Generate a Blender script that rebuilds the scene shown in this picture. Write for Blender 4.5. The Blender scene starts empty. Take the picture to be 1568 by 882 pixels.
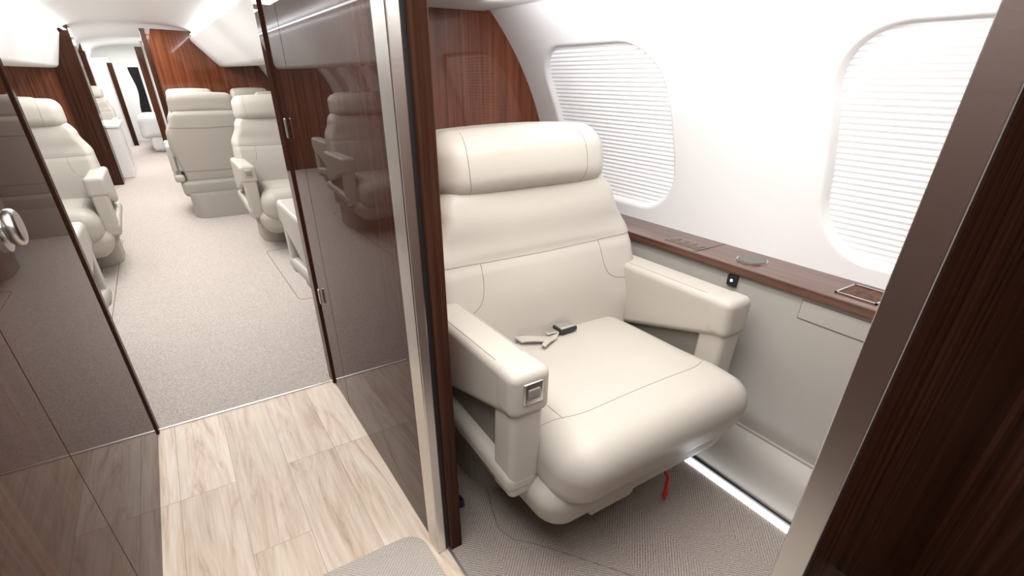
import bpy, bmesh, math
from mathutils import Vector, Matrix
from mathutils.bvhtree import BVHTree
S=bpy.context.scene
COL=S.collection
# ------------------------------------------------------------ materials
def newmat(name):
    m=bpy.data.materials.new(name); m.use_nodes=True
    nt=m.node_tree; b=nt.nodes['Principled BSDF']
    return m,nt,b
def simple(name,col,rough=.5,metal=0,bump=0,bscale=200,emis=0,coat=0,spec=.5,ecol=None):
    m,nt,b=newmat(name)
    b.inputs['Base Color'].default_value=(*col,1)
    b.inputs['Roughness'].default_value=rough
    b.inputs['Metallic'].default_value=metal
    b.inputs['Specular IOR Level'].default_value=spec
    b.inputs['Coat Weight'].default_value=coat
    b.inputs['Coat Roughness'].default_value=.03
    if emis:
        b.inputs['Emission Color'].default_value=(*(ecol or col),1)
        b.inputs['Emission Strength'].default_value=emis
    tc=nt.nodes.new('ShaderNodeTexCoord')
    n=nt.nodes.new('ShaderNodeTexNoise'); n.inputs['Scale'].default_value=bscale; n.inputs['Detail'].default_value=3
    nt.links.new(tc.outputs['Object'],n.inputs['Vector'])
    if bump:
        bp=nt.nodes.new('ShaderNodeBump'); bp.inputs['Strength'].default_value=bump; bp.inputs['Distance'].default_value=.002
        nt.links.new(n.outputs['Fac'],bp.inputs['Height']); nt.links.new(bp.outputs['Normal'],b.inputs['Normal'])
    return m
def wood(name,c1,c2,rough=.3,coat=1,scale=(45,45,1.6),ior=1.5,croug=.02,base_ior=1.3):
    m,nt,b=newmat(name); N=nt.nodes; L=nt.links
    tc=N.new('ShaderNodeTexCoord'); mp=N.new('ShaderNodeMapping'); mp.inputs['Scale'].default_value=scale
    L.new(tc.outputs['Object'],mp.inputs['Vector'])
    n=N.new('ShaderNodeTexNoise'); n.inputs['Scale'].default_value=1; n.inputs['Detail'].default_value=6; n.inputs['Roughness'].default_value=.65
    n.inputs['Distortion'].default_value=.4
    L.new(mp.outputs[0],n.inputs['Vector'])
    r=N.new('ShaderNodeValToRGB'); r.color_ramp.elements[0].position=.32; r.color_ramp.elements[1].position=.7
    r.color_ramp.elements[0].color=(*c1,1); r.color_ramp.elements[1].color=(*c2,1)
    L.new(n.outputs['Fac'],r.inputs[0]); L.new(r.outputs[0],b.inputs['Base Color'])
    b.inputs['Roughness'].default_value=rough; b.inputs['IOR'].default_value=base_ior
    b.inputs['Coat Weight'].default_value=coat; b.inputs['Coat Roughness'].default_value=croug; b.inputs['Coat IOR'].default_value=ior
    return m
def carpet(name,c1,c2,scale,chev=False):
    m,nt,b=newmat(name); N=nt.nodes; L=nt.links
    tc=N.new('ShaderNodeTexCoord')
    n=N.new('ShaderNodeTexNoise'); n.inputs['Scale'].default_value=scale; n.inputs['Detail'].default_value=4; n.inputs['Roughness'].default_value=.7
    L.new(tc.outputs['Object'],n.inputs['Vector'])
    h=n.outputs['Fac']
    if chev:
        w=N.new('ShaderNodeTexWave'); w.inputs['Scale'].default_value=30; w.inputs['Distortion'].default_value=1.2; w.inputs['Detail'].default_value=2
        w.bands_direction='Y'
        w.inputs['Detail Scale'].default_value=3
        sx=N.new('ShaderNodeSeparateXYZ'); L.new(tc.outputs['Object'],sx.inputs[0])
        pp=N.new('ShaderNodeMath'); pp.operation='PINGPONG'; pp.inputs[1].default_value=.16; L.new(sx.outputs[0],pp.inputs[0])
        ad=N.new('ShaderNodeMath'); ad.operation='ADD'; L.new(pp.outputs[0],ad.inputs[0]); L.new(sx.outputs[1],ad.inputs[1])
        cb=N.new('ShaderNodeCombineXYZ'); L.new(sx.outputs[0],cb.inputs[0]); L.new(ad.outputs[0],cb.inputs[1])
        L.new(cb.outputs[0],w.inputs['Vector'])
        mx=N.new('ShaderNodeMath'); mx.operation='MULTIPLY_ADD'; mx.inputs[1].default_value=.20
        L.new(w.outputs['Fac'],mx.inputs[0]); 
        sc=N.new('ShaderNodeMath'); sc.operation='MULTIPLY'; sc.inputs[1].default_value=.78
        L.new(n.outputs['Fac'],sc.inputs[0]); L.new(sc.outputs[0],mx.inputs[2]); h=mx.outputs[0]
    r=N.new('ShaderNodeValToRGB'); r.color_ramp.elements[0].position=.3; r.color_ramp.elements[1].position=.68
    r.color_ramp.elements[0].color=(*c1,1); r.color_ramp.elements[1].color=(*c2,1)
    L.new(h,r.inputs[0]); L.new(r.outputs[0],b.inputs['Base Color'])
    b.inputs['Roughness'].default_value=1; b.inputs['Specular IOR Level'].default_value=.1
    bp=N.new('ShaderNodeBump'); bp.inputs['Strength'].default_value=.8; bp.inputs['Distance'].default_value=.006
    L.new(h,bp.inputs['Height']); L.new(bp.outputs[0],b.inputs['Normal'])
    return m
def planks():
    m,nt,b=newmat('oak_plank_floor'); N=nt.nodes; L=nt.links
    tc=N.new('ShaderNodeTexCoord'); sx=N.new('ShaderNodeSeparateXYZ'); L.new(tc.outputs['Object'],sx.inputs[0])
    cb=N.new('ShaderNodeCombineXYZ'); L.new(sx.outputs[1],cb.inputs[0]); L.new(sx.outputs[0],cb.inputs[1])
    mp0=N.new('ShaderNodeMapping'); mp0.inputs['Location'].default_value=(.35,.10,0); L.new(cb.outputs[0],mp0.inputs[0])
    br=N.new('ShaderNodeTexBrick'); br.inputs['Scale'].default_value=1; br.inputs['Brick Width'].default_value=.95; br.inputs['Row Height'].default_value=.165
    br.inputs['Mortar Size'].default_value=.0010; br.inputs['Mortar Smooth'].default_value=.1; br.offset=.37; br.offset_frequency=3
    br.inputs['Color1'].default_value=(0,0,0,1); br.inputs['Color2'].default_value=(1,1,1,1); br.inputs['Mortar'].default_value=(.5,.5,.5,1)
    L.new(mp0.outputs[0],br.inputs['Vector'])
    ad=N.new('ShaderNodeVectorMath'); ad.operation='ADD'
    mu=N.new('ShaderNodeVectorMath'); mu.operation='MULTIPLY'; mu.inputs[1].default_value=(7,7,7)
    L.new(br.outputs['Color'],mu.inputs[0]); L.new(mu.outputs[0],ad.inputs[1]); L.new(tc.outputs['Object'],ad.inputs[0])
    mp=N.new('ShaderNodeMapping'); mp.inputs['Scale'].default_value=(11,1.5,1); L.new(ad.outputs[0],mp.inputs[0])
    n=N.new('ShaderNodeTexNoise'); n.inputs['Scale'].default_value=1; n.inputs['Detail'].default_value=9; n.inputs['Roughness'].default_value=.64; n.inputs['Distortion'].default_value=2.6
    L.new(mp.outputs[0],n.inputs['Vector'])
    r=N.new('ShaderNodeValToRGB'); e=r.color_ramp.elements
    e[0].position=.28; e[0].color=(.50,.36,.26,1); e[1].position=.62; e[1].color=(.82,.72,.62,1)
    x=r.color_ramp.elements.new(.44); x.color=(.73,.60,.49,1)
    L.new(n.outputs['Fac'],r.inputs[0])
    mp2=N.new('ShaderNodeMapping'); mp2.inputs['Scale'].default_value=(130,5,1); L.new(ad.outputs[0],mp2.inputs[0])
    n2=N.new('ShaderNodeTexNoise'); n2.inputs['Scale'].default_value=1; n2.inputs['Detail'].default_value=3; L.new(mp2.outputs[0],n2.inputs['Vector'])
    r2=N.new('ShaderNodeValToRGB'); r2.color_ramp.elements[0].position=.3; r2.color_ramp.elements[0].color=(.87,.85,.83,1); r2.color_ramp.elements[1].position=.55; r2.color_ramp.elements[1].color=(1,1,1,1)
    L.new(n2.outputs['Fac'],r2.inputs[0])
    mm=N.new('ShaderNodeMix'); mm.data_type='RGBA'; mm.blend_type='MULTIPLY'; mm.inputs[0].default_value=1
    L.new(r.outputs[0],mm.inputs[6]); L.new(r2.outputs[0],mm.inputs[7])
    r3=N.new('ShaderNodeValToRGB'); r3.color_ramp.elements[0].color=(.84,.81,.78,1); r3.color_ramp.elements[1].color=(1.06,1.06,1.06,1)
    L.new(br.outputs['Color'],r3.inputs[0])
    m3=N.new('ShaderNodeMix'); m3.data_type='RGBA'; m3.blend_type='MULTIPLY'; m3.inputs[0].default_value=1
    L.new(mm.outputs[2],m3.inputs[6]); L.new(r3.outputs[0],m3.inputs[7])
    m4=N.new('ShaderNodeMix'); m4.data_type='RGBA'; L.new(br.outputs['Fac'],m4.inputs[0]); L.new(m3.outputs[2],m4.inputs[6]); m4.inputs[7].default_value=(.42,.32,.24,1)
    L.new(m4.outputs[2],b.inputs['Base Color'])
    b.inputs['Roughness'].default_value=.45; b.inputs['Specular IOR Level'].default_value=.35
    return m
M={}
M['leather']=simple('cream_leather',(.475,.440,.392),.42,bump=.12,bscale=420,spec=.35)
M['leather2']=simple('cream_leather_trim',(.44,.408,.362),.45,bump=.1,bscale=420,spec=.35)
M['shell']=simple('seat_shell_taupe',(.38,.35,.31),.45,spec=.4)
M['recess']=simple('seat_recess',(.23,.21,.185),.6)
M['seam']=simple('stitch_thread',(.29,.26,.22),.8)
M['gap']=simple('dark_gap',(.012,.010,.010),.6)
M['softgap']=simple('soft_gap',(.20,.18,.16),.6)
M['black']=simple('black_plastic',(.02,.02,.022),.35)
M['gloss']=wood('gloss_dark_veneer',(.032,.011,.007),(.088,.034,.022),.5,.68,(55,55,1.2),1.31,.012,1.02)
M['wood']=wood('mahogany_veneer',(.080,.021,.010),(.245,.078,.035),.4,1,(55,55,1.4),1.46,.03,1.05)
M['woodd']=wood('dark_walnut_veneer',(.036,.013,.007),(.14,.056,.032),.5,.6,(60,60,1.2),1.25,.10,1.05)
M['wooddd']=wood('edge_walnut_veneer',(.020,.008,.005),(.070,.029,.018),.5,.5,(60,60,1.2),1.25,.10,1.05)
M['ledge']=wood('walnut_ledge',(.055,.022,.014),(.16,.072,.046),.3,.7,(60,1.6,60),1.42,.08)
M['metal']=simple('brushed_metal',(.68,.66,.63),.30,1,bump=.05,bscale=150)
M['chrome']=simple('chrome',(.8,.8,.8),.08,1)
M['white']=simple('white_liner',(.90,.90,.90),.5,bump=.05,bscale=500,spec=.3)
M['ceil']=simple('white_ceiling',(.90,.90,.90),.45)
M['bin']=simple('bin_cream',(.84,.83,.81),.4)
M['panel']=simple('sidewall_panel_taupe',(.42,.395,.36),.5,bump=.1,bscale=600)
M['shade']=simple('pleated_shade',(.86,.86,.86),.8,emis=.20,ecol=(.95,.97,1))  # added emission stands in for daylight coming through the fabric
M['carpet']=carpet('cabin_carpet',(.36,.310,.276),(.72,.65,.60),170)
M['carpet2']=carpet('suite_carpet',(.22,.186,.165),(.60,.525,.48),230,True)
M['mat']=carpet('mat_carpet',(.42,.37,.33),(.74,.68,.62),260,True)
M['oak']=planks()
M['led']=simple('led_strip_white',(1,1,1),.5,emis=7,ecol=(.93,.96,1))
M['red']=simple('red_webbing',(.55,.01,.015),.6)
M['blue']=simple('switch_glow',(.5,.75,1),.5,emis=1.0)
M['linen']=simple('white_linen',(.85,.85,.86),.8,bump=.3,bscale=20)
M['cloth']=simple('black_cloth',(.015,.014,.016),.8,bump=.3,bscale=30)
M['speaker']=simple('speaker_grille',(.20,.18,.17),.5,metal=.5)
M['strip']=simple('silver_threshold',(.75,.74,.72),.35,1)
# ------------------------------------------------------------ helpers
def mesh_obj(name,verts,faces,mat,parent=None,smooth=True):
    me=bpy.data.meshes.new(name); me.from_pydata([tuple(v) for v in verts],[],faces); me.update()
    if smooth:
        for p in me.polygons: p.use_smooth=True
    me.materials.append(M[mat] if isinstance(mat,str) else mat)
    o=bpy.data.objects.new(name,me); COL.objects.link(o)
    if parent: o.parent=parent
    return o
def empty(name,loc=(0,0,0),rot=0):
    e=bpy.data.objects.new(name,None); e.location=loc; e.rotation_euler=(0,0,rot); e.empty_display_size=.1
    COL.objects.link(e); return e
def box(name,x0,x1,y0,y1,z0,z1,mat,parent=None,bev=0):
    bm=bmesh.new(); bmesh.ops.create_cube(bm,size=1)
    for v in bm.verts:
        v.co=Vector((x0+(v.co.x+.5)*(x1-x0),y0+(v.co.y+.5)*(y1-y0),z0+(v.co.z+.5)*(z1-z0)))
    if bev: bmesh.ops.bevel(bm,geom=bm.edges[:]+bm.verts[:],offset=bev,segments=3,affect='EDGES',profile=.5)
    me=bpy.data.meshes.new(name); bm.to_mesh(me); bm.free(); me.materials.append(M[mat])
    o=bpy.data.objects.new(name,me); COL.objects.link(o)
    if parent: o.parent=parent
    return o
def axis(lo,hi,r,k,m):
    a=[lo+r*(1-math.tan(math.pi/4*(1-i/k))) for i in range(k)]
    n=max(1,m); mid=[lo+r+(hi-lo-2*r)*i/n for i in range(n+1)]
    b=[hi-(x-lo) for x in reversed(a)]
    return a+mid+b
def rbox(name,x0,x1,y0,y1,z0,z1,r,mat,fn=None,parent=None,k=5,m=8):
    ax=[axis(x0,x1,r,k,m),axis(y0,y1,r,k,m),axis(z0,z1,r,k,m)]
    lo=(x0+r,y0+r,z0+r); hi=(x1-r,y1-r,z1-r)
    verts=[];idx={};faces=[]
    def V(i,j,l):
        key=(i,j,l)
        if key in idx: return idx[key]
        p=Vector((ax[0][i],ax[1][j],ax[2][l]))
        q=Vector([min(max(p[t],lo[t]),hi[t]) for t in range(3)])
        d=p-q
        if d.length>1e-9: p=q+d.normalized()*r
        if fn: p=Vector(fn(*p))
        idx[key]=len(verts); verts.append(p); return idx[key]
    nx,ny,nz=[len(a)-1 for a in ax]
    for i in range(nx):
        for j in range(ny):
            faces.append([V(i,j,0),V(i,j+1,0),V(i+1,j+1,0),V(i+1,j,0)])
            faces.append([V(i,j,nz),V(i+1,j,nz),V(i+1,j+1,nz),V(i,j+1,nz)])
    for i in range(nx):
        for l in range(nz):
            faces.append([V(i,0,l),V(i+1,0,l),V(i+1,0,l+1),V(i,0,l+1)])
            faces.append([V(i,ny,l),V(i,ny,l+1),V(i+1,ny,l+1),V(i+1,ny,l)])
    for j in range(ny):
        for l in range(nz):
            faces.append([V(0,j,l),V(0,j,l+1),V(0,j+1,l+1),V(0,j+1,l)])
            faces.append([V(nx,j,l),V(nx,j+1,l),V(nx,j+1,l+1),V(nx,j,l+1)])
    return mesh_obj(name,verts,faces,mat,parent)
def prism(name,pts,z0,z1,mat,parent=None):
    n=len(pts); v=[(x,y,z0) for x,y in pts]+[(x,y,z1) for x,y in pts]
    f=[[i,(i+1)%n,n+(i+1)%n,n+i] for i in range(n)]+[list(range(n))[::-1],list(range(n,2*n))]
    return mesh_obj(name,v,f,mat,parent,smooth=False)
def rrect(x0,x1,y0,y1,r,n=8):
    p=[]
    for cx,cy,a0 in ((x1-r,y0+r,-90),(x1-r,y1-r,0),(x0+r,y1-r,90),(x0+r,y0+r,180)):
        for i in range(n+1):
            a=math.radians(a0+90*i/n); p.append((cx+r*math.cos(a),cy+r*math.sin(a)))
    return p
def extr(name,prof,y0,y1,mat,parent=None,smooth=True,closed=False):
    n=len(prof); v=[(x,y0,z) for x,z in prof]+[(x,y1,z) for x,z in prof]
    rng=n if closed else n-1
    f=[[i,(i+1)%n,n+(i+1)%n,n+i] for i in range(rng)]
    if closed: f+= [list(range(n)),list(range(n,2*n))[::-1]]
    return mesh_obj(name,v,f,mat,parent,smooth)
def tube(name,pts,r,mat,parent=None,cyc=False,flat=None,res=2):
    cu=bpy.data.curves.new(name,'CURVE'); cu.dimensions='3D'; sp=cu.splines.new('POLY'); sp.points.add(len(pts)-1)
    for i,p in enumerate(pts): sp.points[i].co=(*p,1)
    sp.use_cyclic_u=cyc; cu.bevel_depth=r; cu.bevel_resolution=res
    o=bpy.data.objects.new(name,cu); COL.objects.link(o)
    dg=bpy.context.evaluated_depsgraph_get(); me=bpy.data.meshes.new_from_object(o.evaluated_get(dg))
    bpy.data.objects.remove(o); me.materials.clear(); me.materials.append(M[mat])
    for p in me.polygons: p.use_smooth=True
    o=bpy.data.objects.new(name,me); COL.objects.link(o)
    if parent: o.parent=parent
    return o
def cyl(name,c,r,h,mat,axis_='Z',parent=None,n=40,r2=None,bev=0):
    bm=bmesh.new(); bmesh.ops.create_cone(bm,cap_ends=True,segments=n,radius1=r,radius2=r if r2 is None else r2,depth=h)
    if bev:
        es=[e for e in bm.edges if abs(e.verts[0].co.z-e.verts[1].co.z)<1e-6]
        bmesh.ops.bevel(bm,geom=es,offset=bev,segments=5,affect='EDGES',profile=.5)
        for f in bm.faces: f.smooth=True
    rot={'Z':Matrix(),'X':Matrix.Rotation(math.pi/2,4,'Y'),'Y':Matrix.Rotation(math.pi/2,4,'X')}[axis_]
    bmesh.ops.transform(bm,matrix=Matrix.Translation(c)@rot,verts=bm.verts)
    me=bpy.data.meshes.new(name); bm.to_mesh(me); bm.free(); me.materials.append(M[mat])
    o=bpy.data.objects.new(name,me); COL.objects.link(o)
    if parent:o.parent=parent
    return o
def lerp(t,tab):
    if t<=tab[0][0]: return tab[0][1]
    for (a,va),(b,vb) in zip(tab,tab[1:]):
        if t<=b:
            u=(t-a)/(b-a); u=u*u*(3-2*u); return va+(vb-va)*u
    return tab[-1][1]
def dens(pts,step=.012):
    out=[Vector(pts[0])]
    for a,b in zip(pts,pts[1:]):
        a=Vector(a);b=Vector(b);n=max(1,int((b-a).length/step))
        out+=[a+(b-a)*i/n for i in range(1,n+1)]
    for _ in range(3):
        out=[out[0]]+[(out[i-1]+out[i]*2+out[i+1])/4 for i in range(1,len(out)-1)]+[out[-1]]
    return out
def seam(name,obj,pts,d,r=.0009,parent=None,mat='seam'):
    me=obj.data
    t=BVHTree.FromPolygons([v.co for v in me.vertices],[list(p.vertices) for p in me.polygons])
    d=Vector(d).normalized(); o=[]
    for p in dens(pts):
        h=t.ray_cast(p-d*1.0,d)
        if h[0]: o.append(h[0]-d*.0001)
    if len(o)>1: return tube(name,o,r,mat,parent,res=1)
# ------------------------------------------------------------ seat
def rec(z): return (z-.45)*.24
def build_seat():
    P=[]
    def fc(x,y,z):
        w=1-.05*max(0,min(1,(y+.02)/.12)); x*=w
        if z>.36: z+=.016*(1-(x/.33)**2)*(1-((y-.1)/.33)**2 if abs(y-.1)<.33 else 0)
        if y<.05: y+= (.47-z)*.30*min(1,(.05-y)/.15)
        if y<0: z-= .02*min(1,(-y/.17))**2
        z-=.006*math.exp(-((x/.13)**2+((y-.2)/.13)**2)) if z>.4 else 0
        return x,y,z
    c=rbox('cushion',-.335,.335,-.18,.46,.25,.468,.09,'leather',fc,k=8,m=12); P.append(c)
    P.append(seam('cushion_seam_front',c,[(-.335,.075,1),(-.30,.03,1),(-.25,-.005,1),(-.2,-.015,1),(.2,-.015,1),(.26,-.0,1),(.30,.05,1)],(0,0,-1)))
    P.append(seam('cushion_seam_r',c,[(.262,.0,1),(.258,.2,1),(.25,.4,1)],(0,0,-1)))
    P.append(seam('cushion_seam_l',c,[(-.262,.0,1),(-.258,.2,1),(-.25,.4,1)],(0,0,-1)))
    tab=[(.38,.33),(.50,.355),(.63,.385),(.74,.378),(.86,.325),(.93,.295)]
    def fb(x,y,z):
        w=lerp(z,tab); x=x/.37*w; u=abs(x)/w
        f=max(0,min(1,(.54-y)/.14))
        y-= f*(.05*u**3*lerp(z,[(.4,.5),(.55,1),(.70,.8),(.8,.1)]) + .022*(1-u*u)*math.exp(-((z-.62)/.12)**2)+.012*math.exp(-((z-.84)/.06)**2))
        y+= f*.006*math.exp(-((z-.725)/.012)**2)
        return x,y+rec(z),z
    b=rbox('backrest',-.37,.37,.40,.54,.38,.94,.05,'leather',fb,k=6,m=40); P.append(b)
    yd=(0,1,0)
    P.append(seam('back_seam_cross',b,[(-.375,0,.735),(-.2,0,.725),(0,0,.722),(.2,0,.725),(.375,0,.735)],yd,.0012))
    for s,nm in((1,'r'),(-1,'l')):
        P.append(seam('back_seam_'+nm,b,[(s*.225,0,.725),(s*.23,0,.66),(s*.245,0,.615),(s*.29,0,.595),(s*.37,0,.60)],yd,.0012))
    def fh(x,y,z):
        x-=.008
        u=abs(x)/.305; f=max(0,min(1,(.56-y)/.15))
        y+= f*.03*u**2.5 -f*.016*(1-((z-.985)/.085)**2)
        z+= .012*(1-u*u)
        x*=1-.02*(z-.9)/.17
        return x,y+rec(z),z
    h=rbox('headrest',-.300,.300,.368,.545,.890,1.066,.06,'leather',fh,k=7,m=14); P.append(h)
    for s,nm in((1,'r'),(-1,'l')):
        P.append(seam('headrest_seam_'+nm,h,[(s*.195-.026,0,1.066),(s*.205-.026,0,1.03),(s*.205-.026,0,.95),(s*.195-.026,0,.90)],yd,.0012))
    P.append(rbox('back_shell',-.36,.36,.50,.60,.30,.93,.045,'leather2',lambda x,y,z:(x*lerp(z,tab)/.37*.99,y+rec(z),z),k=4,m=10))
    bs=P[-1]
    P.append(seam('back_shell_seam',bs,[(-.36,0,.80),(0,0,.79),(.36,0,.80)],(0,-1,0),.003))
    P.append(seam('back_shell_seam_low',bs,[(-.36,0,.42),(0,0,.415),(.36,0,.42)],(0,-1,0),.003))
    for s,nm in((1,'right'),(-1,'left')):
        def fx(f):
            return (lambda x,y,z:(s*f(x,y,z)[0],f(x,y,z)[1],f(x,y,z)[2]))
        idt=lambda x,y,z:(x,y,z)
        def fa(x,y,z):
            t=max(0,min(1,y/.45)); b_=max(0,min(1,(.615-z)/.06)); 
            return x,y,z-.125*t*b_
        def rb(nm2,*a,**k):
            o=rbox(nm2,*a,**k)
            if s<0: o.data.flip_normals()
            P.append(o); return o
        a=rb('armrest_'+nm,.314,.420,.0,.54,.532,.643,.022,'leather',fx(fa),k=5,m=8)
        rb('arm_cap_'+nm,.3125,.4215,-.014,.066,.526,.645,.024,'leather',fx(idt),k=5,m=3)
        P.append(seam('arm_seam_'+nm,a,[(s*.33,.08,1),(s*.33,.5,1)],(0,0,-1)))
        P.append(seam('arm_seam_out_'+nm,a,[(s*.405,.08,1),(s*.405,.5,1)],(0,0,-1)))
        rb('arm_post_'+nm,.325,.412,-.006,.085,.27,.55,.018,'leather',fx(lambda x,y,z:(x,y+(.55-z)*.03,z)),k=4,m=3)
        rb('arm_recess_'+nm,.345,.385,.06,.54,.33,.56,.01,'recess',fx(idt),k=2,m=2)
        rb('side_rim_'+nm,.325,.420,.0,.60,.285,.35,.025,'leather2',fx(lambda x,y,z:(x,y,z+.04*max(0,min(1,y/.5)))),k=4,m=4)
        if s<0:
            rb('latch_plate_'+nm,.340,.392,-.0185,-.010,.565,.62,.004,'metal',fx(idt),k=2,m=1)
            rb('latch_lever_'+nm,.350,.382,-.0215,-.014,.578,.606,.003,'recess',fx(idt),k=2,m=1)
    def fs(x,y,z):
        t=max(0,(.31-z)/.17); x*=1-.14*t*t
        if y<.1: y+=.035*t*t
        return x,y,z
    P.append(rbox('front_shell',-.365,.365,-.095,.30,.145,.325,.07,'leather2',fs,k=6,m=8))
    P.append(rbox('seat_pan',-.375,.375,.10,.60,.19,.33,.04,'shell',None,k=4,m=4))
    P.append(rbox('stowage_latch',-.20,-.05,-.094,-.03,.160,.21,.006,'leather2',lambda x,y,z:(x,y+.035*((.31-z)/.17)**2,z),k=2,m=3))
    P.append(prism('pedestal',rrect(-.33,.33,.26,.74,.15),0.0045,.22,'shell'))
    P.append(rbox('belt_web',-.14,.02,.355,.395,.477,.483,.0025,'leather2',lambda x,y,z:(x,y+.03*math.sin(x*25),z+.006*math.sin(x*45)+.003),k=2,m=12))
    P.append(rbox('belt_web_b',-.10,-.02,.315,.335,.478,.484,.0025,'leather2',lambda x,y,z:(x,y+(x+.06)*.5,z+.004+.004*math.sin(x*60)),k=2,m=8))
    P.append(rbox('belt_buckle',.0,.068,.345,.395,.478,.496,.006,'black',None,k=2,m=2))
    P.append(rbox('belt_buckle_plate',.004,.064,.349,.390,.494,.501,.002,'chrome',None,k=2,m=2))
    P.append(rbox('belt_tongue',-.045,-.005,.355,.385,.486,.491,.002,'chrome',None,k=2,m=2))
    return [p for p in P if p]
parts=build_seat()
meshes=[(p.name,p.data) for p in parts]
def place_seat(cx,yf,rot=0,first=False,sc=1):
    e=empty('leather_seat',(cx,yf,0),rot); e.scale=(sc,1,1)
    if first:
        for p in parts: p.parent=e
    else:
        for n,me in meshes:
            if n.startswith('belt'): continue
            o=bpy.data.objects.new(n,me); COL.objects.link(o); o.parent=e
    return e
s0=place_seat(.905,.75,0,True)
tube('strap',[(.12,-.03,.16),(.118,-.062,.135),(.11,-.067,.10),(.105,-.068,.075),(.113,-.066,.055),(.12,-.066,.075),(.118,-.063,.11)],.005,'red',s0)
for cx,yf,r,sc in [(.81,4.15,0,1),(-.82,4.15,0,1),(.82,2.85,math.pi,1),(-.82,2.85,math.pi,1),(.36,6.35,math.pi,.90),(1.04,6.35,math.pi,.78),(.40,7.1,0,.84),(1.06,7.1,0,.74),(-.98,5.85,math.pi,.95),(-.86,10.1,0,.82)]:
    place_seat(cx,yf,r,False,sc)
# ------------------------------------------------------------ shell
CX,CZ,R=.41,.62,1.15
SC,SH=.424,.298
def wall(name,side,y0,y1,dy,wins,hw=.315,mat='white'):
    s0_,s1=.03*R,1.27*R
    ny=int((y1-y0)/dy); ns=int((s1-s0_)/(dy))
    verts=[];faces=[]
    for i in range(ny+1):
        y=y0+(y1-y0)*i/ny
        for j in range(ns+1):
            s=s0_+(s1-s0_)*j/ns; off=0
            for wy in wins:
                if abs(y-wy)<.45:
                    qx=abs(y-wy)-(hw-.16); qy=abs(s-SC)-(SH-.16)
                    sd=math.hypot(max(qx,0),max(qy,0))+min(max(qx,qy),0)-.16
                    t=max(0,min(1,(-sd+.008)/.028)); off=max(off,.032*(t*t*(3-2*t)))
            th=s/R; verts.append((side*(CX+(R+off)*math.cos(th)),y,CZ+(R+off)*math.sin(th)))
    w=ns+1
    for i in range(ny):
        for j in range(ns):
            f=[i*w+j,(i+1)*w+j,(i+1)*w+j+1,i*w+j+1]
            faces.append(f if side<0 else f[::-1])
    o=mesh_obj(name,verts,faces,mat)
    return o
shade_n=[0]
def shade(side,wy,hw=.315,ymin=-9):
    shade_n[0]+=1
    verts=[];faces=[];n=76
    for j in range(n+1):
        s=SC-SH+2*SH*j/n; off=.019+(.0015 if j%2 else -.0015)
        th=s/R
        for y in (max(ymin,wy-hw),wy+hw):
            verts.append((side*(CX+(R+off)*math.cos(th)),y,CZ+(R+off)*math.sin(th)))
    for j in range(n): faces.append([2*j,2*j+1,2*j+3,2*j+2])
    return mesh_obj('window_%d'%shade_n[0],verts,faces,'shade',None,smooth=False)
wall('wall_right',1,.179,2.05,.0065,[1.585,.415])
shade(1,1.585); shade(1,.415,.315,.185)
mw=[2.75+.86*i for i in range(7)]
for sd_,nm in((1,'wall_right_cabin'),(-1,'wall_left_cabin')):
    wall(nm,sd_,2.10,8.35,.016,mw,.26)
    for y in mw: shade(sd_,y,.26)
wall('wall_right_aft',1,8.35,14,.06,[]); wall('wall_left_aft',-1,8.35,14,.06,[])
def console(side,y0,y1,nm):
    e=empty('side_console')
    prof=[(1.302,.012),(1.306,.03),(1.318,.07),(1.34,.115),(1.37,.15),(1.395,.165)]
    extr('kick',[(side*a,b) for a,b in prof],y0,y1,'panel',e)
    box('side_panel',*sorted((side*1.40,side*1.44)),y0,y1,.165,.665,'panel',e)
    box('panel_lip',*sorted((side*1.392,side*1.44)),y0,y1,.160,.172,'panel',e,.002)
    box('ledge_top',*sorted((side*1.385,side*1.575)),y0,y1,.664,.69,'ledge',e,.004)
    return e
c1=console(1,.18,2.045,'a'); console(1,2.11,8.2,'b'); console(-1,2.11,8.1,'c')
box('ledge_gap',1.388,1.56,1.018,1.0205,.6885,.6905,'gap',c1)
box('ledge_gap_b',1.388,1.56,.32,.3225,.6885,.6905,'gap',c1)
box('ledge_control',1.42,1.48,1.02,1.17,.6895,.692,'speaker',c1,.001)
for i in range(4): box('ledge_button_%d'%i,1.43,1.47,1.032+i*.034,1.056+i*.034,.692,.6935,'ledge',c1)
cyl('speaker_ring',(1.472,.86,.6915),.047,.004,'metal','Z',c1)
cyl('speaker',(1.472,.86,.694),.042,.004,'speaker','Z',c1)
for t in (0,1):
    box('cup_frame_%d'%t,1.425,1.53,.475+t*.10,.480+t*.10,.689,.6935,'chrome',c1)
    box('cup_frame_s%d'%t,1.425+t*.100,1.430+t*.100,.475,.580,.689,.6935,'chrome',c1)
box('cup_well',1.430,1.525,.480,.575,.6885,.6912,'woodd',c1)
box('drawer_front',1.3965,1.405,.22,.64,.598,.65,'panel',c1,.0015)
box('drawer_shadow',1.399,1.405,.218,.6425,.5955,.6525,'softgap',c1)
box('switch_plate',1.391,1.40,.845,.88,.622,.657,'black',c1,.002)
box('switch_light',1.389,1.392,.859,.867,.636,.644,'blue',c1)
box('led_strip',1.266,1.292,.19,2.04,.002,.008,'led',c1)
box('led_rail',1.292,1.302,.19,2.04,.0,.016,'black',c1)
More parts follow.
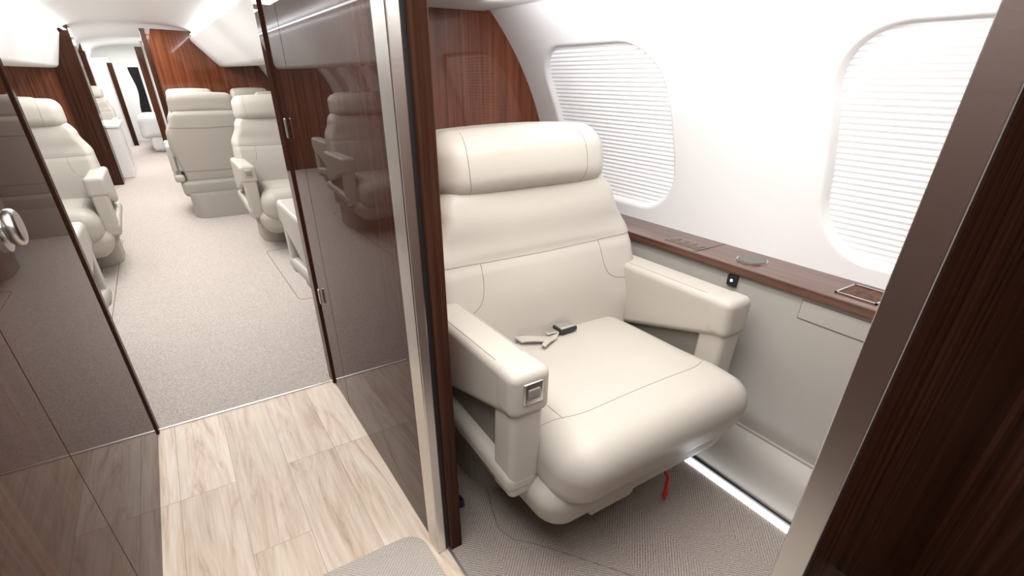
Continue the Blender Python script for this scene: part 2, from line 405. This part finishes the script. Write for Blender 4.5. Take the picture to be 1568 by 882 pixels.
# floors
box('floor',-1.6,1.6,-1.3,14,-.06,-.012,'black')
box('floor_oak',-.33,.385,-1.3,2.02,-.012,0,'oak')
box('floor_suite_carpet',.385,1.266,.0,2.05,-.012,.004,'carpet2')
box('floor_cabin_carpet',-1.4,1.4,2.02,14,-.012,.003,'carpet')
box('trim_threshold_aft',-.32,.36,2.014,2.022,0,.004,'strip')
box('trim_threshold_side',.381,.389,.15,.92,0,.005,'strip')
tube('trim_1',[(.60,1.06,.003),(.57,.98,.003),(.545,.90,.003),(.56,.84,.003),(.60,.80,.003),(.66,.72,.003),(.80,.52,.003)],.002,'softgap')
prism('entry_mat',rrect(-.22,.335,.15,1.015,.06),0,.012,'mat')
tube('trim_2',[(x,y,.002) for x,y in rrect(.44,.62,3.05,4.2,.04)],.003,'softgap',cyc=True)
tube('trim_3',[(x,y,.002) for x,y in rrect(-.62,-.52,3.05,5.2,.04)],.003,'softgap',cyc=True)
# ------------------------------------------------------------ partition (right)
pt=empty('partition_cabinet')
box('core',.366,.416,.925,2.05,0,1.80,'gap',pt)
box('door_panel_a',.358,.37,.984,1.768,.006,1.80,'gloss',pt,.0015)
box('door_panel_b',.358,.37,1.771,1.985,.006,1.80,'gloss',pt,.0015)
box('jamb_aft',.350,.372,1.99,2.06,.0,1.80,'gloss',pt,.003)
box('metal_edge',.352,.378,.915,.982,0,1.80,'metal',pt,.003)
box('end_gap',.378,.388,.918,.95,0,1.80,'gap',pt)
box('end_wood',.388,.424,.905,.96,0,1.80,'wooddd',pt,.003)
box('suite_face',.416,.422,.96,2.05,0,1.80,'wood',pt)
for z in (.42,1.02): box('latch_%d'%int(z*10),.347,.353,1.90,1.915,z,z+.06,'metal',pt,.002)
box('door_stop',.47,.50,1.03,1.06,0.004,.035,'black',None,.004)
def bulk(name,xa,xb,y0,y1,mat,z1=1.78,side=1):
    pts=[(side*xa,0),(side*1.42,0),(side*1.45,.62)]
    for i in range(0,26):
        th=i/25*1.15
        x=CX+(R+.01)*math.cos(th); z=CZ+(R+.01)*math.sin(th)
        if z<z1 and x>xa: pts.append((side*x,z))
    pts.append((side*xa,z1))
    return extr(name,pts,y0,y1,mat,None,False,True)
bulk('wall_suite_bulkhead',.42,1.5,2.052,2.10,'wood')
lp=empty('left_closet_wall')
box('core',-.40,-.332,-1.2,2.0,0,1.80,'gap',lp)
for i,(a,b) in enumerate([(-1.2,-.2),(-.197,.45),(.453,1.088),(1.091,1.985)]):
    box('closet_panel_%d'%i,-.334,-.32,a,b,.004,1.80,'gloss',lp,.001)
box('end_trim',-.41,-.314,1.988,2.03,0,1.80,'wooddd',lp,.004)
bulk('wall_left_bulkhead',.41,1.5,1.99,2.10,'wood',side=-1)
kn=empty('door_knob')
cyl('rose',(-.317,1.345,.94),.045,.006,'chrome','X',kn); cyl('neck',(-.310,1.345,.94),.018,.02,'chrome','X',kn)
cyl('grip',(-.298,1.345,.94),.036,.024,'metal','X',kn,48,None,.010)
# foreground bulkhead
fb_=empty('forward_bulkhead')
box('metal_edge',.546,.558,.146,.181,0,1.78,'metal',fb_,.002)
box('veneer_panel',.559,1.56,.149,.178,0,1.78,'woodd',fb_)
so=empty('soffit')
extr('soffit_body',[(.424,1.425),(1.195,1.425),(1.203,1.432),(1.19,1.447),(1.13,1.50),(.424,1.50)],.185,2.045,'bin',so,False,True)
box('ceiling',-.42,.80,-1.3,2.10,1.78,1.83,'ceil')
box('wall_forward',-1.6,1.6,-1.3,-1.25,0,1.85,'bin')
box('wall_galley_right',1.35,1.40,-1.3,.149,0,1.85,'woodd')
box('ceiling_galley',.55,1.60,-1.3,.18,1.78,1.83,'ceil')
def ceilprof(k=1):
    r_=[(1.33,1.325),(.90,1.305),(.86,1.31),(.835,1.335),(.60,1.585),(.592,1.61),(.60,1.63),(.63,1.645),(.63,1.67)]
    arch=[(.63*math.cos(t/16*math.pi),1.67+.085*math.sin(t/16*math.pi)) for t in range(1,16)]
    l_=[(-a,b) for a,b in reversed([(1.33,1.30),(.85,1.285),(.81,1.29),(.785,1.315),(.68,1.60),(.672,1.62),(.68,1.64),(.68,1.655),(.66,1.67)])]
    return r_+arch+l_
extr('ceiling_cabin',ceilprof(),2.10,8.35,'ceil',None,True)
extr('ceiling_aft',[(1.33,1.325),(.9,1.32),(.75,1.60)]+[(.75*math.cos(t/12*math.pi),1.62+.14*math.sin(t/12*math.pi)) for t in range(1,12)]+[(-.75,1.60),(-.9,1.32),(-1.33,1.325)],8.35,14,'ceil',None,True)
for s_,nm in((1,'r'),(-1,'l')):
    box('trim_cove_light_'+nm,*sorted((s_*.60,s_*.628)),2.15,8.2,1.648,1.652,'led')
bulk('wall_mid_bulkhead_right',.13,1.5,8.30,8.40,'wood',z1=1.705)
bulk('wall_mid_bulkhead_left',.60,1.5,8.15,8.40,'wood',z1=1.705,side=-1)
box('trim_mid_door_left',-.83,-.585,8.11,8.42,0,1.70,'wooddd')
box('trim_mid_door_right',.08,.135,8.28,8.42,0,1.70,'wooddd')
bulk('wall_aft_bulkhead_right',.06,1.5,11.2,11.3,'bin',z1=1.70)
bulk('wall_aft_bulkhead_left',.72,1.5,11.2,11.3,'wood',z1=1.70,side=-1)
box('trim_aft_door_left',-.78,-.70,11.15,11.35,0,1.55,'woodd')
box('trim_aft_door_right',-.03,.07,11.15,11.35,0,1.62,'woodd')
bulk('wall_bedroom_bulkhead_left',.50,1.5,12.9,13.0,'bin',z1=1.50,side=-1)
box('trim_bedroom_left',-.54,-.46,12.86,13.02,0,1.42,'wooddd')
box('wall_end',-1.6,1.6,13.9,14,0,1.85,'bin')
cr=empty('credenza')
box('body',-1.35,-.47,8.65,9.75,.003,.62,'bin',cr,.01); box('top',-1.36,-.46,8.63,9.77,.62,.65,'white',cr,.006)
box('door_gap',-.471,-.468,9.2,9.205,.06,.6,'gap',cr)
bd=empty('bed')
rbox('mattress',-.22,1.2,11.5,13.6,.003,.50,.08,'linen',lambda x,y,z:(x-.04*math.sin(y*9)*(.5-z),y,z+.02*math.sin(x*11+y*7)*(z>.4)),bd)
rbox('duvet',-.30,1.2,11.45,12.6,.22,.60,.10,'linen',lambda x,y,z:(x+.03*math.sin(y*14),y,z+.03*math.sin(x*13)*math.cos(y*9)),bd)
cv=[];cf=[];nu,nv=60,14
for i in range(nu+1):
    for j in range(nv+1):
        t=i/nu; z=.60+.75*j/nv
        wd=.17*(1-.30*math.sin(math.pi*min(1,(j/nv)*1.0))**2)
        cv.append((-.07-wd*t,12.62+.022*math.sin(t*math.pi*14),z))
for i in range(nu):
    for j in range(nv):
        a=i*(nv+1)+j; cf.append([a,a+nv+1,a+nv+2,a+1])
cu_=empty('dark_curtain'); mesh_obj('drape',cv,cf,'cloth',cu_)
box('curtain_rail',-.34,.0,12.60,12.64,1.35,1.37,'metal',cu_)
# ------------------------------------------------------------ lights
def area(name,loc,sx,sy,p,rot=(0,0,0),col=(1,.985,.96)):
    l=bpy.data.lights.new(name,'AREA'); l.shape='RECTANGLE'; l.size=sx; l.size_y=sy; l.energy=p; l.color=col
    o=bpy.data.objects.new(name,l); o.location=loc; o.rotation_euler=rot; COL.objects.link(o); return o
for i,y in enumerate((3.0,4.6,6.2,7.6)): area('fill_light_cabin_%d'%i,(-.05,y,1.71),.5,1.2,21)  # added soft fill under the cabin ceiling, no fixture behind it
for i,y in enumerate((9.6,12.4)): area('fill_light_aft_%d'%i,(-.2,y,1.70),.7,1.8,38)  # added fill to keep the aft rooms bright, not actual ceiling lamps
area('fill_light_suite',(.72,.72,1.42),.5,.95,10.5)  # added fill below the soffit, kept out of view
area('fill_light_galley',(0.0,.5,1.77),.45,1.6,26)  # added unseen fill above the camera for the galley
area('wall_fill_suite',(1.02,1.0,1.41),.12,1.5,10,(0,math.radians(-60),0),(1,1,1))  # added fill aimed outboard to brighten the side wall, no real fixture
w=bpy.data.worlds.new('world'); S.world=w; w.use_nodes=True
w.node_tree.nodes['Background'].inputs[0].default_value=(.9,.95,1,1); w.node_tree.nodes['Background'].inputs[1].default_value=.6
# ------------------------------------------------------------ camera
cam=bpy.data.cameras.new('camera'); co=bpy.data.objects.new('camera',cam); COL.objects.link(co)
co.location=(0,0,1.2); co.rotation_euler=(math.radians(90-29.4),0,math.radians(-32.4))
cam.sensor_width=36; cam.lens=773/1600*36; cam.shift_x=.00625; cam.shift_y=.0656; cam.clip_start=.01
S.camera=co
S.view_settings.view_transform='Standard'
S.view_settings.exposure=-.03
